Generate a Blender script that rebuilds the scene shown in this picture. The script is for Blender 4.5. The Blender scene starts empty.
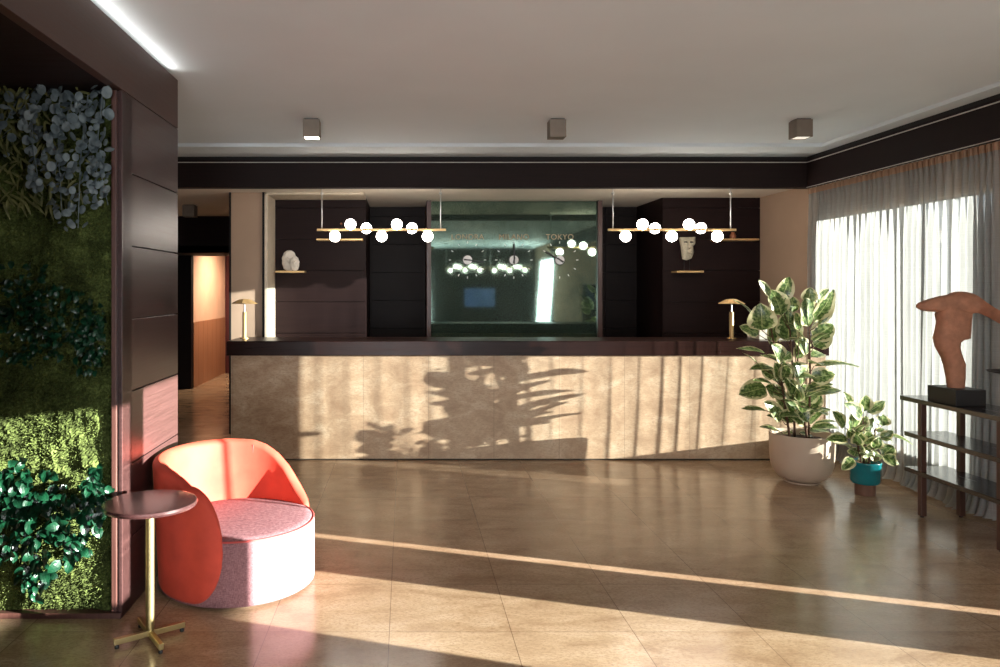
import bpy, bmesh, math, random
import numpy as np
from mathutils import Vector, Matrix, noise as mnoise

sc = bpy.context.scene
C = sc.collection
PI = math.pi

# ------------------------------------------------------------------ camera, exposure, world, sun
F = 755.0; H = 1.65
cam_d = bpy.data.cameras.new('camera'); cam = bpy.data.objects.new('camera', cam_d); C.objects.link(cam)
cam.location = (0, 0, H); cam.rotation_euler = (PI/2, 0, 0)
cam_d.sensor_width = 36; cam_d.lens = 36*F/1000.0
cam_d.shift_x = 0.095; cam_d.shift_y = -0.0445
cam_d.clip_start = 0.05; cam_d.clip_end = 200
sc.camera = cam
sc.view_settings.view_transform = 'Standard'; sc.view_settings.look = 'None'
sc.view_settings.gamma = 1.0; sc.view_settings.use_curve_mapping = False
sc.view_settings.exposure = 0.62
sc.cycles.max_bounces = 10; sc.cycles.diffuse_bounces = 5; sc.cycles.glossy_bounces = 5
sc.cycles.transparent_max_bounces = 16; sc.cycles.transmission_bounces = 6
sc.cycles.use_denoising = True
sc.cycles.sample_clamp_indirect = 8

world = bpy.data.worlds.new('world'); sc.world = world; world.use_nodes = True
wn = world.node_tree; bg = wn.nodes['Background']
tc = wn.nodes.new('ShaderNodeTexCoord'); sx = wn.nodes.new('ShaderNodeSeparateXYZ')
wr = wn.nodes.new('ShaderNodeValToRGB')
wn.links.new(tc.outputs['Generated'], sx.inputs[0]); wn.links.new(sx.outputs['Z'], wr.inputs[0])
wr.color_ramp.elements[0].position = 0.0; wr.color_ramp.elements[0].color = (0.80, 0.80, 0.80, 1)
wr.color_ramp.elements[1].position = 0.5; wr.color_ramp.elements[1].color = (0.55, 0.72, 1.0, 1)
wn.links.new(wr.outputs[0], bg.inputs[0]); bg.inputs[1].default_value = 0.8

sun_d = bpy.data.lights.new('sun', 'SUN'); sun = bpy.data.objects.new('sun', sun_d); C.objects.link(sun)
SUNDIR = Vector((-3, 1, -0.357)).normalized()
sun.rotation_euler = SUNDIR.to_track_quat('-Z', 'Y').to_euler()
sun.location = (9, -2, 4)
sun_d.energy = 47.0; sun_d.angle = math.radians(0.35); sun_d.color = (1.0, 0.96, 0.91)

def area(name, loc, rot, sx_, sy_, power, col=(1, 1, 1), portal=False):
    d = bpy.data.lights.new(name, 'AREA'); o = bpy.data.objects.new(name, d); C.objects.link(o)
    d.shape = 'RECTANGLE'; d.size = sx_; d.size_y = sy_; d.energy = power; d.color = col
    o.location = loc; o.rotation_euler = rot
    if portal: d.cycles.is_portal = True
    return o
area('window_portal', (4.42, 6.48, 1.32), (0, PI/2, 0), 2.3, 1.9, 1, portal=True)
area('window_portal', (4.42, 2.42, 0.9), (0, PI/2, 0), 1.8, 0.9, 1, portal=True)
area('window_portal', (4.42, 1.12, 1.24), (0, PI/2, 0), 1.1, 1.7, 1, portal=True)
area('window_portal', (4.42, -4.05, 1.3), (0, PI/2, 0), 2.6, 2.4, 1, portal=True)
area('window_portal', (-0.25, -6.05, 1.3), (-PI/2, 0, 0), 2.1, 2.6, 1, portal=True)
# added fill lamps at the openings behind the camera, tilted up for the ceiling
area('added_fill_lamp', (4.22, -4.05, 1.35), (0, math.radians(94), 0), 2.4, 2.2, 200, (0.92, 0.96, 1.0))
area('added_fill_lamp', (-0.25, -5.98, 1.35), (math.radians(116), 0, 0), 2.1, 2.4, 250, (0.94, 0.97, 1.0))

def spot(name, loc, energy, col, size=100, blend=0.6, target=None, rad=0.04):
    d = bpy.data.lights.new(name, 'SPOT'); o = bpy.data.objects.new(name, d); C.objects.link(o)
    d.energy = energy; d.color = col; d.spot_size = math.radians(size); d.spot_blend = blend
    d.shadow_soft_size = rad; o.location = loc
    if target: o.rotation_euler = (Vector(target)-Vector(loc)).to_track_quat('-Z', 'Y').to_euler()
    return o

# ------------------------------------------------------------------ helpers
def P(px, py, Y):
    return Vector(((px-405.0)*Y/F, Y, H-(py-289.0)*Y/F))

def lin(c):
    c = c/255.0
    return c/12.92 if c <= 0.04045 else ((c+0.055)/1.055)**2.4
def S(r, g, b): return (lin(r), lin(g), lin(b), 1.0)

class N:
    """tiny node-graph writer"""
    def __init__(s, name):
        s.m = bpy.data.materials.new(name); s.m.use_nodes = True; s.t = s.m.node_tree
        s.b = s.t.nodes['Principled BSDF']; s.out = s.t.nodes['Material Output']
    def n(s, kind, **kw):
        nd = s.t.nodes.new(kind)
        for k, v in kw.items(): setattr(nd, k, v)
        return nd
    def link(s, a, b): s.t.links.new(a, b)
    def put(s, sock, v):
        if hasattr(v, 'is_linked') or isinstance(v, bpy.types.NodeSocket): s.link(v, sock)
        else: sock.default_value = v
    def math(s, op, a, b=0.0, c=None, clamp=False):
        nd = s.n('ShaderNodeMath', operation=op, use_clamp=clamp)
        s.put(nd.inputs[0], a); s.put(nd.inputs[1], b)
        if c is not None: s.put(nd.inputs[2], c)
        return nd.outputs[0]
    def pos(s):
        return s.n('ShaderNodeNewGeometry').outputs['Position']
    def obj(s):
        return s.n('ShaderNodeTexCoord').outputs['Object']
    def sep(s, v):
        nd = s.n('ShaderNodeSeparateXYZ'); s.link(v, nd.inputs[0]); return nd.outputs
    def scale(s, v, sc3):
        nd = s.n('ShaderNodeMapping'); s.link(v, nd.inputs[0]); nd.inputs['Scale'].default_value = sc3; return nd.outputs[0]
    def noise(s, v, scale=5, detail=4, rough=0.5, dist=0.0):
        nd = s.n('ShaderNodeTexNoise'); s.link(v, nd.inputs['Vector'])
        nd.inputs['Scale'].default_value = scale; nd.inputs['Detail'].default_value = detail
        nd.inputs['Roughness'].default_value = rough; nd.inputs['Distortion'].default_value = dist
        return nd.outputs['Fac']
    def ramp(s, f, stops):
        nd = s.n('ShaderNodeValToRGB'); s.link(f, nd.inputs[0]); cr = nd.color_ramp
        while len(cr.elements) < len(stops): cr.elements.new(0.5)
        for e, (p, c) in zip(cr.elements, stops):
            e.position = p; e.color = c if len(c) == 4 else (*c, 1)
        return nd.outputs[0]
    def mix(s, f, a, b, mode='MIX'):
        nd = s.n('ShaderNodeMix', data_type='RGBA', blend_type=mode)
        s.put(nd.inputs[0], f); s.put(nd.inputs[6], a); s.put(nd.inputs[7], b); return nd.outputs[2]
    def bump(s, h, strength=0.2, dist=0.01):
        nd = s.n('ShaderNodeBump'); nd.inputs['Strength'].default_value = strength
        nd.inputs['Distance'].default_value = dist; s.link(h, nd.inputs['Height']); s.link(nd.outputs[0], s.b.inputs['Normal'])
    def set(s, **kw):
        names = dict(col='Base Color', rough='Roughness', metal='Metallic', spec='Specular IOR Level', emc='Emission Color',
                     ems='Emission Strength', coat='Coat Weight', coatr='Coat Roughness', sheen='Sheen Weight', sheenr='Sheen Roughness',
                     sheenc='Sheen Tint', sss='Subsurface Weight', trans='Transmission Weight', alpha='Alpha', ior='IOR')
        for k, v in kw.items(): s.put(s.b.inputs[names[k]], v)
        return s

M = {}
def simple(name, col, rough=0.5, metal=0.0, var=0.08, vs=12, **kw):
    """a painted / solid surface with a faint procedural variation"""
    n = N(name); f = n.noise(n.obj(), vs, 3)
    lo = tuple(c*(1-var) for c in col[:3])+(1,); hi = tuple(min(1, c*(1+var)) for c in col[:3])+(1,)
    n.set(col=n.ramp(f, [(0.3, lo), (0.7, hi)]), rough=rough, metal=metal, **kw); M[name] = n.m
    return n
def wood(name, c1, c2, rough=0.4, axis='x', spec=0.5, coat=0.0, s=1.0):
    n = N(name); v = n.pos()
    sc3 = dict(x=(1.2, 14, 60), y=(14, 1.2, 60), z=(40, 40, 1.5))[axis]
    f = n.noise(n.scale(v, tuple(a*s for a in sc3)), 1.6, 5, 0.6, 0.6)
    g = n.noise(n.scale(v, (1, 1, 1)), 1.3, 2)
    col = n.ramp(f, [(0.3, c1), (0.7, c2)])
    col = n.mix(0.25, col, n.ramp(g, [(0.3, c1), (0.75, c2)]))
    n.set(col=col, rough=n.math('MULTIPLY_ADD', f, 0.2, rough-0.1), spec=spec, coat=coat, coatr=0.2)
    n.bump(f, 0.12, 0.003); M[name] = n.m
    return n

simple('ceiling_paint', S(206, 214, 218), 0.9, vs=2, var=0.02)
simple('beige_wall', S(178, 152, 130), 0.85, vs=2, var=0.04)
simple('cream_trim', S(205, 192, 172), 0.6)
simple('soffit_paint', S(232, 222, 206), 0.85, vs=2, var=0.03)
simple('letter_brass', S(176, 158, 128), 0.6, 0.1)
simple('window_frame_paint', S(120, 122, 122), 0.5)
simple('outer_paint', S(190, 185, 178), 0.85)
wood('dark_wood', S(28, 18, 18), S(40, 27, 26), 0.5, 'x', spec=0.1)
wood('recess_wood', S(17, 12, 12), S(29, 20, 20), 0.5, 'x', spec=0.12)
wood('pier_wood', S(44, 26, 25), S(66, 43, 41), 0.34, 'y', spec=0.5)
wood('header_wood', S(52, 32, 26), S(70, 46, 38), 0.45, 'y', spec=0.4)
wood('beam_wood', S(24, 15, 14), S(36, 24, 22), 0.6, 'x', spec=0.15)
wood('counter_wood', S(24, 12, 9), S(44, 22, 17), 0.3, 'x', spec=0.15, coat=0.0)
wood('frame_wood', S(58, 34, 30), S(82, 52, 45), 0.4, 'z')
wood('orange_wood', S(140, 92, 64), S(172, 120, 88), 0.4, 'z', s=0.5)
wood('console_wood', S(26, 21, 22), S(38, 31, 30), 0.24, 'y', spec=0.6, coat=0.4)
wood('leg_wood', S(58, 36, 28), S(84, 54, 42), 0.4, 'z')
wood('table_wood', S(44, 26, 26), S(62, 38, 37), 0.2, 'y', spec=0.6, coat=0.5)
simple('orange_plaster', S(205, 165, 138), 0.7, vs=3)
simple('red_curtain', S(70, 18, 18), 0.7)
simple('black_gap', S(12, 10, 10), 0.8)
simple('light_strip', S(190, 185, 178), 0.4)
simple('brass', S(222, 184, 128), 0.42, 0.65, var=0.04)
simple('pale_brass', S(190, 172, 124), 0.34, 1.0, var=0.05)
simple('steel_wire', S(200, 200, 198), 0.35, 0.6)
simple('lamp_box_metal', S(118, 106, 94), 0.5, 0.35)
simple('stone_white', S(226, 219, 208), 0.8, vs=25, var=0.1)
simple('black_metal', S(18, 17, 17), 0.45)
simple('clock_white', S(250, 250, 248), 0.4)
simple('mask_stone', S(186, 178, 156), 0.85, vs=60, var=0.22)
simple('copper_clay', S(150, 92, 62), 0.5)
n = simple('terracotta', S(166, 116, 90), 0.8, vs=18, var=0.2); n.bump(n.noise(n.obj(), 22, 5, 0.6), 0.6, 0.012)
simple('plinth_black', S(28, 27, 27), 0.55)
simple('teal_glaze', S(16, 112, 118), 0.25, coat=0.5, coatr=0.1)
simple('brown_clay', S(112, 78, 60), 0.7)
simple('soil', S(52, 38, 30), 0.95, vs=60, var=0.4)
simple('bark', S(88, 60, 42), 0.8, vs=40, var=0.25)
simple('paper_white', S(226, 218, 202), 0.7)
simple('paving', S(110, 110, 108), 0.9)
n = simple('clay_pot', S(186, 164, 142), 0.62, vs=4, var=0.05)
n = simple('velvet_orange', S(168, 60, 45), 0.72, vs=7, var=0.16, sheen=0.12, sheenr=0.4, sheenc=S(255, 150, 110), spec=0.2)
n = N('pink_linen'); v = n.obj(); w1 = n.noise(n.scale(v, (420, 420, 60)), 1, 2); w2 = n.noise(n.scale(v, (60, 60, 500)), 1, 2)
wv = n.math('MULTIPLY', w1, w2)
n.set(col=n.ramp(wv, [(0.15, S(104, 70, 74)), (0.38, S(142, 104, 107))]), rough=0.9, spec=0.15); n.bump(wv, 0.3, 0.002); M['pink_linen'] = n.m
simple('piping_red', S(168, 62, 58), 0.7)

def emis(name, col, st):
    n = N(name); n.set(col=(0.03, 0.03, 0.04, 1) if 'screen' in name else (0.8, 0.8, 0.8, 1), emc=col, ems=st); M[name] = n.m
emis('globe_glow', (1.0, 0.90, 0.80, 1), 18)
emis('lamp_glow', (1.0, 0.90, 0.78, 1), 5.0)
emis('lamp_dim', (1.0, 0.90, 0.75, 1), 0.5)
emis('cove_glow', (1.0, 0.97, 0.92, 1), 2.0)
emis('screen_blue', (0.03, 0.14, 0.5, 1), 0.5)

# polished travertine floor, tiles 0.586 m
def tile_mask(n, v, x0, y0, step, halfw):
    o = n.sep(v)
    fx = n.math('FRACT', n.math('DIVIDE', n.math('SUBTRACT', o[0], x0-20*step), step))
    fy = n.math('FRACT', n.math('DIVIDE', n.math('SUBTRACT', o[1], y0-20*step), step))
    dx = n.math('MINIMUM', fx, n.math('SUBTRACT', 1.0, fx)); dy = n.math('MINIMUM', fy, n.math('SUBTRACT', 1.0, fy))
    d = n.math('MINIMUM', dx, dy)
    cellx = n.math('FLOOR', n.math('DIVIDE', n.math('SUBTRACT', o[0], x0-20*step), step))
    celly = n.math('FLOOR', n.math('DIVIDE', n.math('SUBTRACT', o[1], y0-20*step), step))
    wn_ = n.n('ShaderNodeTexWhiteNoise', noise_dimensions='2D'); cb = n.n('ShaderNodeCombineXYZ')
    n.link(cellx, cb.inputs[0]); n.link(celly, cb.inputs[1]); n.link(cb.outputs[0], wn_.inputs['Vector'])
    return n.math('LESS_THAN', d, halfw/step), wn_.outputs['Value']
n = N('travertine_floor'); v = n.pos(); seam, rnd = tile_mask(n, v, -0.075, 4.22, 0.587, 0.0018)
a = n.noise(n.scale(v, (1.2, 2.6, 1)), 2.2, 10, 0.7, 0.4); b = n.noise(n.scale(v, (16, 26, 14)), 3.0, 8, 0.75)
c = n.noise(n.scale(v, (9, 16, 10)), 6.0, 3, 0.6)
col = n.ramp(a, [(0.3, S(130, 101, 76)), (0.5, S(162, 136, 108)), (0.68, S(182, 158, 132))])
col = n.mix(n.math('MULTIPLY', n.ramp(b, [(0.38, (1, 1, 1)), (0.54, (0, 0, 0))]), 0.5), col, S(104, 76, 52))
pit = n.ramp(c, [(0.31, (1, 1, 1)), (0.37, (0, 0, 0))])
col = n.mix(n.math('MULTIPLY', pit, 0.55), col, S(96, 70, 48))
col = n.mix(0.16, col, n.ramp(rnd, [(0, S(126, 98, 72)), (1, S(190, 166, 138))]))
col = n.mix(n.math('MULTIPLY', seam, 0.75), col, S(84, 62, 46))
n.set(col=col, rough=n.math('MULTIPLY_ADD', b, 0.14, 0.13), spec=0.62); n.bump(b, 0.03, 0.002); M['travertine_floor'] = n.m

# travertine of the reception counter
n = N('travertine_front'); v = n.pos(); o = n.sep(v)
t = n.math('DIVIDE', n.math('ADD', o[0], 1.032+6.3), 0.63); fr = n.math('FRACT', t)
seam = n.math('LESS_THAN', n.math('MINIMUM', fr, n.math('SUBTRACT', 1.0, fr)), 0.0035)
wnz = n.n('ShaderNodeTexWhiteNoise', noise_dimensions='1D'); n.link(n.math('FLOOR', n.math('DIVIDE', n.math('ADD', o[0], 1.032+6.3-0.02), 1.26)), wnz.inputs['W'])
a = n.noise(n.scale(v, (2, 2, 3)), 2.0, 8, 0.65, 0.6); b = n.noise(n.scale(v, (12, 12, 34)), 2.6, 6, 0.72)
sp = n.noise(v, 55, 3, 0.6)
col = n.ramp(a, [(0.3, S(142, 110, 82)), (0.5, S(176, 148, 118)), (0.68, S(200, 178, 150))])
col = n.mix(n.math('MULTIPLY', n.ramp(b, [(0.38, (1, 1, 1)), (0.54, (0, 0, 0))]), 0.5), col, S(128, 96, 70))
col = n.mix(n.math('MULTIPLY', n.ramp(sp, [(0.32, (1, 1, 1)), (0.42, (0, 0, 0))]), 0.35), col, S(120, 90, 66))
col = n.mix(0.25, col, n.ramp(wnz.outputs['Value'], [(0, S(150, 116, 88)), (1, S(214, 194, 166))]))
col = n.mix(n.math('MULTIPLY', seam, 0.5), col, S(100, 78, 60))
n.set(col=col, rough=0.5, spec=0.35); n.bump(b, 0.06, 0.002); M['travertine_front'] = n.m

# antique mirror: greenish, clouded, specked
n = N('antique_mirror'); v = n.pos(); 
sp = n.noise(v, 95, 3, 0.6); cl = n.noise(v, 3.5, 6, 0.65)
fac = n.math('MULTIPLY', n.ramp(sp, [(0.40, (1, 1, 1)), (0.54, (0, 0, 0))]), 0.75)
g1 = n.n('ShaderNodeBsdfGlossy'); g1.inputs['Roughness'].default_value = 0.035
n.link(n.ramp(cl, [(0.3, S(98, 122, 112)), (0.7, S(142, 164, 150))]), g1.inputs['Color'])
d1 = n.n('ShaderNodeBsdfDiffuse'); n.link(n.ramp(sp, [(0.3, S(52, 70, 62)), (0.7, S(110, 130, 116))]), d1.inputs['Color'])
mx = n.n('ShaderNodeMixShader'); n.link(n.math('MULTIPLY_ADD', fac, 0.7, 0.10), mx.inputs[0]); n.link(g1.outputs[0], mx.inputs[1]); n.link(d1.outputs[0], mx.inputs[2])
n.link(mx.outputs[0], n.out.inputs['Surface']); M['antique_mirror'] = n.m

# window glass: a clear pane with a weak reflection
n = N('window_glass'); tr = n.n('ShaderNodeBsdfTransparent'); tr.inputs[0].default_value = (0.93, 0.96, 0.95, 1)
gl = n.n('ShaderNodeBsdfGlossy'); gl.inputs['Roughness'].default_value = 0.02; fz = n.n('ShaderNodeFresnel'); fz.inputs[0].default_value = 1.2
mx = n.n('ShaderNodeMixShader'); n.link(fz.outputs[0], mx.inputs[0]); n.link(tr.outputs[0], mx.inputs[1]); n.link(gl.outputs[0], mx.inputs[2])
n.link(mx.outputs[0], n.out.inputs['Surface']); M['window_glass'] = n.m

# sheer linen: threads scatter, gaps let light straight through, fewer of them at a slant
def sheer(name, col, open_):
    n = N(name); v = n.pos()
    lw = n.n('ShaderNodeLayerWeight'); lw.inputs[0].default_value = 0.5
    wv_ = n.math('MULTIPLY', n.noise(n.scale(v, (2, 2, 160)), 2, 2), 1.0)
    wh = n.noise(n.scale(v, (60, 60, 2)), 2, 2)
    th = n.math('ADD', n.math('MULTIPLY', wv_, 0.5), n.math('MULTIPLY', wh, 0.5))
    cosv = n.math('SUBTRACT', 1.0, lw.outputs['Facing'])
    op = n.math('MULTIPLY', n.math('POWER', cosv, 0.6), n.math('MULTIPLY_ADD', th, -0.5, open_+0.25), clamp=True)
    df = n.n('ShaderNodeBsdfDiffuse'); df.inputs[0].default_value = col
    tl = n.n('ShaderNodeBsdfTranslucent'); tl.inputs[0].default_value = col
    m1 = n.n('ShaderNodeMixShader'); m1.inputs[0].default_value = 0.10; n.link(df.outputs[0], m1.inputs[1]); n.link(tl.outputs[0], m1.inputs[2])
    tp = n.n('ShaderNodeBsdfTransparent'); m2 = n.n('ShaderNodeMixShader'); n.link(op, m2.inputs[0])
    n.link(m1.outputs[0], m2.inputs[1]); n.link(tp.outputs[0], m2.inputs[2]); n.link(m2.outputs[0], n.out.inputs['Surface']); M[name] = n.m
sheer('sheer_linen', (0.30, 0.30, 0.285, 1), 0.30)
simple('curtain_tape', S(150, 120, 96), 0.85)

# moss and leaves
n = N('moss'); v = n.obj(); a = n.noise(v, 5, 5, 0.7); b = n.noise(v, 90, 4, 0.7)
f = n.math('ADD', n.math('MULTIPLY', a, 0.55), n.math('MULTIPLY', b, 0.45))
n.set(col=n.ramp(f, [(0.36, S(24, 28, 12)), (0.5, S(58, 66, 32)), (0.64, S(94, 104, 56))]), rough=0.95, spec=0.1); M['moss'] = n.m
def leafmat(name, c1, c2, rough=0.4, tl=0.15, vs=14):
    n = N(name); f = n.noise(n.pos(), vs, 3)
    c = n.ramp(f, [(0.3, c1), (0.7, c2)]); n.set(col=c, rough=rough)
    t_ = n.n('ShaderNodeBsdfTranslucent'); n.link(c, t_.inputs[0]); mx = n.n('ShaderNodeMixShader'); mx.inputs[0].default_value = tl
    n.link(n.b.outputs[0], mx.inputs[1]); n.link(t_.outputs[0], mx.inputs[2]); n.link(mx.outputs[0], n.out.inputs['Surface']); M[name] = n.m
leafmat('eucalyptus_leaf', S(56, 68, 74), S(112, 122, 124), 0.6)
leafmat('willow_leaf', S(62, 66, 34), S(112, 110, 62), 0.6)
leafmat('deep_leaf', S(5, 24, 14), S(14, 58, 36), 0.3)
leafmat('fern_leaf', S(40, 62, 28), S(70, 96, 44), 0.5)
# variegated rubber-plant leaf: UV x = across (-1..1 packed 0..1), y = along
n = N('variegated_leaf'); uv = n.n('ShaderNodeUVMap').outputs[0]; o = n.sep(uv)
ac = n.math('ABSOLUTE', n.math('MULTIPLY_ADD', o[0], 2.0, -1.0))
nz = n.noise(n.pos(), 22, 3, 0.6); nz2 = n.noise(n.pos(), 45, 2, 0.5)
edge = n.math('ADD', ac, n.math('MULTIPLY_ADD', nz, 1.1, -0.55))
green = n.ramp(nz2, [(0.36, S(50, 74, 32)), (0.5, S(88, 112, 54)), (0.64, S(134, 150, 94))])
cream = n.ramp(nz, [(0.3, S(190, 186, 136)), (0.7, S(214, 208, 166))])
c = n.mix(n.ramp(edge, [(0.64, (0, 0, 0)), (0.72, (1, 1, 1))]), green, cream)
rib = n.math('LESS_THAN', ac, 0.035); c = n.mix(n.math('MULTIPLY', rib, 0.6), c, S(196, 200, 140))
n.set(col=c, rough=0.32, spec=0.5); tl_ = n.n('ShaderNodeBsdfTranslucent'); n.link(c, tl_.inputs[0]); mx = n.n('ShaderNodeMixShader'); mx.inputs[0].default_value = 0.22
n.link(n.b.outputs[0], mx.inputs[1]); n.link(tl_.outputs[0], mx.inputs[2]); n.link(mx.outputs[0], n.out.inputs['Surface']); M['variegated_leaf'] = n.m

# ------------------------------------------------------------------ mesh helpers
class MB:
    def __init__(s): s.v = []; s.f = []; s.uv = []
    def add(s, vs, fs, uvs=None):
        k = len(s.v); s.v += [tuple(p) for p in vs]; s.f += [tuple(i+k for i in f) for f in fs]
        s.uv += (uvs if uvs else [(0, 0)]*len(vs)); return s
    def box(s, x0, x1, y0, y1, z0, z1):
        x0, x1 = min(x0, x1), max(x0, x1); y0, y1 = min(y0, y1), max(y0, y1); z0, z1 = min(z0, z1), max(z0, z1)
        vs = [(x, y, z) for x in (x0, x1) for y in (y0, y1) for z in (z0, z1)]
        return s.add(vs, [(0, 1, 3, 2), (4, 6, 7, 5), (0, 4, 5, 1), (2, 3, 7, 6), (0, 2, 6, 4), (1, 5, 7, 3)])
    def tube(s, pts, r, n_=10, cap=True):
        pts = [Vector(p) for p in pts]; rs = r if isinstance(r, (list, tuple)) else [r]*len(pts)
        vs = []; fs = []
        prev = None
        for i, p in enumerate(pts):
            t_ = (pts[min(i+1, len(pts)-1)]-pts[max(i-1, 0)]).normalized()
            a = prev if prev is not None else (Vector((0, 0, 1)) if abs(t_.z) < 0.9 else Vector((1, 0, 0)))
            u = (a-t_*a.dot(t_)).normalized(); w = t_.cross(u); prev = u
            for k in range(n_):
                th = 2*PI*k/n_; vs.append(p+(u*math.cos(th)+w*math.sin(th))*rs[i])
        for i in range(len(pts)-1):
            for k in range(n_):
                a = i*n_+k; b = i*n_+(k+1) % n_; fs.append((a, b, b+n_, a+n_))
        if cap: fs += [tuple(range(n_-1, -1, -1)), tuple((len(pts)-1)*n_+k for k in range(n_))]
        return s.add(vs, fs)
    def lathe(s, prof, n_=32, c=(0, 0, 0)):
        """prof = [(r, z)]; ends closed when r > 0"""
        vs = []; fs = []
        for r, z in prof:
            for k in range(n_):
                th = 2*PI*k/n_; vs.append((c[0]+r*math.cos(th), c[1]+r*math.sin(th), c[2]+z))
        for i in range(len(prof)-1):
            for k in range(n_):
                a = i*n_+k; b = i*n_+(k+1) % n_; fs.append((a, b, b+n_, a+n_))
        fs += [tuple(range(n_-1, -1, -1)), tuple((len(prof)-1)*n_+k for k in range(n_))]
        return s.add(vs, fs)
    def build(s, name, mat, parent=None, smooth=False, bevel=0, auto=None):
        me = bpy.data.meshes.new(name); me.from_pydata(s.v, [], s.f)
        ul = me.uv_layers.new(name='UVMap')
        idx = np.empty(len(me.loops), dtype=np.int32); me.loops.foreach_get('vertex_index', idx)
        ul.data.foreach_set('uv', np.array(s.uv, dtype=np.float32)[idx].ravel())
        bm = bmesh.new(); bm.from_mesh(me); bmesh.ops.recalc_face_normals(bm, faces=bm.faces); bm.to_mesh(me); bm.free()
        me.materials.append(M[mat] if isinstance(mat, str) else mat)
        o = bpy.data.objects.new(name, me); C.objects.link(o)
        if smooth: me.shade_smooth()
        if auto is not None: me.shade_smooth(); me.set_sharp_from_angle(angle=math.radians(auto))
        if bevel:
            b = o.modifiers.new('bevel', 'BEVEL'); b.width = bevel; b.segments = 2; b.limit_method = 'ANGLE'
        if parent: o.parent = parent
        return o

def struct(o): o['kind'] = 'structure'; return o
def thing(name, label, cat, loc=(0, 0, 0), rz=0, group=None):
    o = bpy.data.objects.new(name, None); C.objects.link(o); o.empty_display_size = 0.1
    o.location = loc; o.rotation_euler = (0, 0, rz); o['label'] = label; o['category'] = cat
    if group: o['group'] = group
    return o
def tag(o, label, cat, group=None):
    o['label'] = label; o['category'] = cat
    if group: o['group'] = group
    return o
def dup(root, loc, rz=0, label=None):
    r = root.copy(); C.objects.link(r); r.location = loc; r.rotation_euler = (0, 0, rz)
    if label: r['label'] = label
    for ch in list(root.children):
        c_ = ch.copy(); C.objects.link(c_); c_.parent = r
        for g in ch.children:
            d_ = g.copy(); C.objects.link(d_); d_.parent = c_
    return r
def text(name, body, size, mat, parent, loc, ext=0.004, rot=(PI/2, 0, 0)):
    cu = bpy.data.curves.new(name, 'FONT'); cu.body = body; cu.size = size; cu.extrude = ext
    cu.align_x = 'CENTER'; cu.align_y = 'CENTER'; cu.space_character = 1.08; cu.materials.append(M[mat])
    tmp = bpy.data.objects.new(name+'_tmp', cu); C.objects.link(tmp)
    dg = bpy.context.evaluated_depsgraph_get(); me = bpy.data.meshes.new_from_object(tmp.evaluated_get(dg))
    bpy.data.objects.remove(tmp)
    o = bpy.data.objects.new(name, me); C.objects.link(o); o.parent = parent; o.location = loc; o.rotation_euler = rot
    return o

ZS = 0.376                     # panel board pitch
def boards(zs, ze, fn, gap=0.006):
    """horizontal boards between seams at 1.12 + k*ZS"""
    edges = [zs]+[1.12+k*ZS for k in range(-4, 8) if zs+0.03 < 1.12+k*ZS < ze-0.03]+[ze]
    for a_, b_ in zip(edges[:-1], edges[1:]): fn(a_+gap/2, b_-gap/2)

# ------------------------------------------------------------------ the room
CEIL = 3.005; SOF = 2.75; BB = 2.665; XR = 4.27; XP = -1.42
struct(MB().box(-6, 4.39, -6, 17, -0.06, 0).build('floor', 'travertine_floor'))
struct(MB().box(4.39, 26, -14, 26, -0.25, -0.10).build('ground_outside', 'paving'))
m = MB().box(-4.6, 4.39, -6.1, 7.60, CEIL, CEIL+0.12)
m.box(-4.6, 4.10, 7.03, 7.60, 2.975, CEIL).box(3.88, 4.10, -6.1, 7.03, 2.975, CEIL)
struct(m.build('ceiling', 'ceiling_paint'))
struct(MB().box(-6, 4.39, 7.60, 11.4, SOF, SOF+0.1).build('ceiling_soffit', 'soffit_paint'))
struct(MB().box(-6, -1.0, 11.4, 12.6, 2.20, 2.3).build('ceiling_hall', 'black_gap'))
struct(MB().box(-6, -1.0, 12.6, 16, 2.5, 2.6).build('ceiling_hall_far', 'soffit_paint'))

# right wall with its openings (door opening 2.02-2.82, slit 3.34-3.49, big window 5.54-7.40)
m = MB()
def rw(y0, y1, z0, z1): m.box(XR, XR+0.12, y0, y1, z0, z1)
rw(7.62, 10.3, 0, CEIL); rw(5.47, 7.62, 0, 0.27); rw(5.47, 7.62, 2.38, CEIL)
rw(3.475, 5.47, 0, CEIL); rw(3.355, 3.475, 2.3, CEIL); rw(3.22, 3.355, 0, CEIL); rw(2.84, 3.22, 0, 0.76); rw(2.82, 3.22, 1.80, CEIL); rw(2.82, 2.84, 0, 0.76)
rw(2.16, 2.82, 1.80, CEIL); rw(2.02, 2.16, 0.62, CEIL); rw(2.00, 2.02, 0, CEIL); rw(0.30, 2.00, 0, 0.74); rw(0.30, 2.00, 1.77, CEIL)  # unseen stub over the door opening, shaped to throw a shadow stripe
rw(-2.9, 0.30, 0, CEIL); rw(-5.2, -2.9, 0, 0.1); rw(-5.2, -2.9, 2.6, CEIL); rw(-6.1, -5.2, 0, CEIL)
struct(m.build('wall_right', 'beige_wall'))
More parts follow.
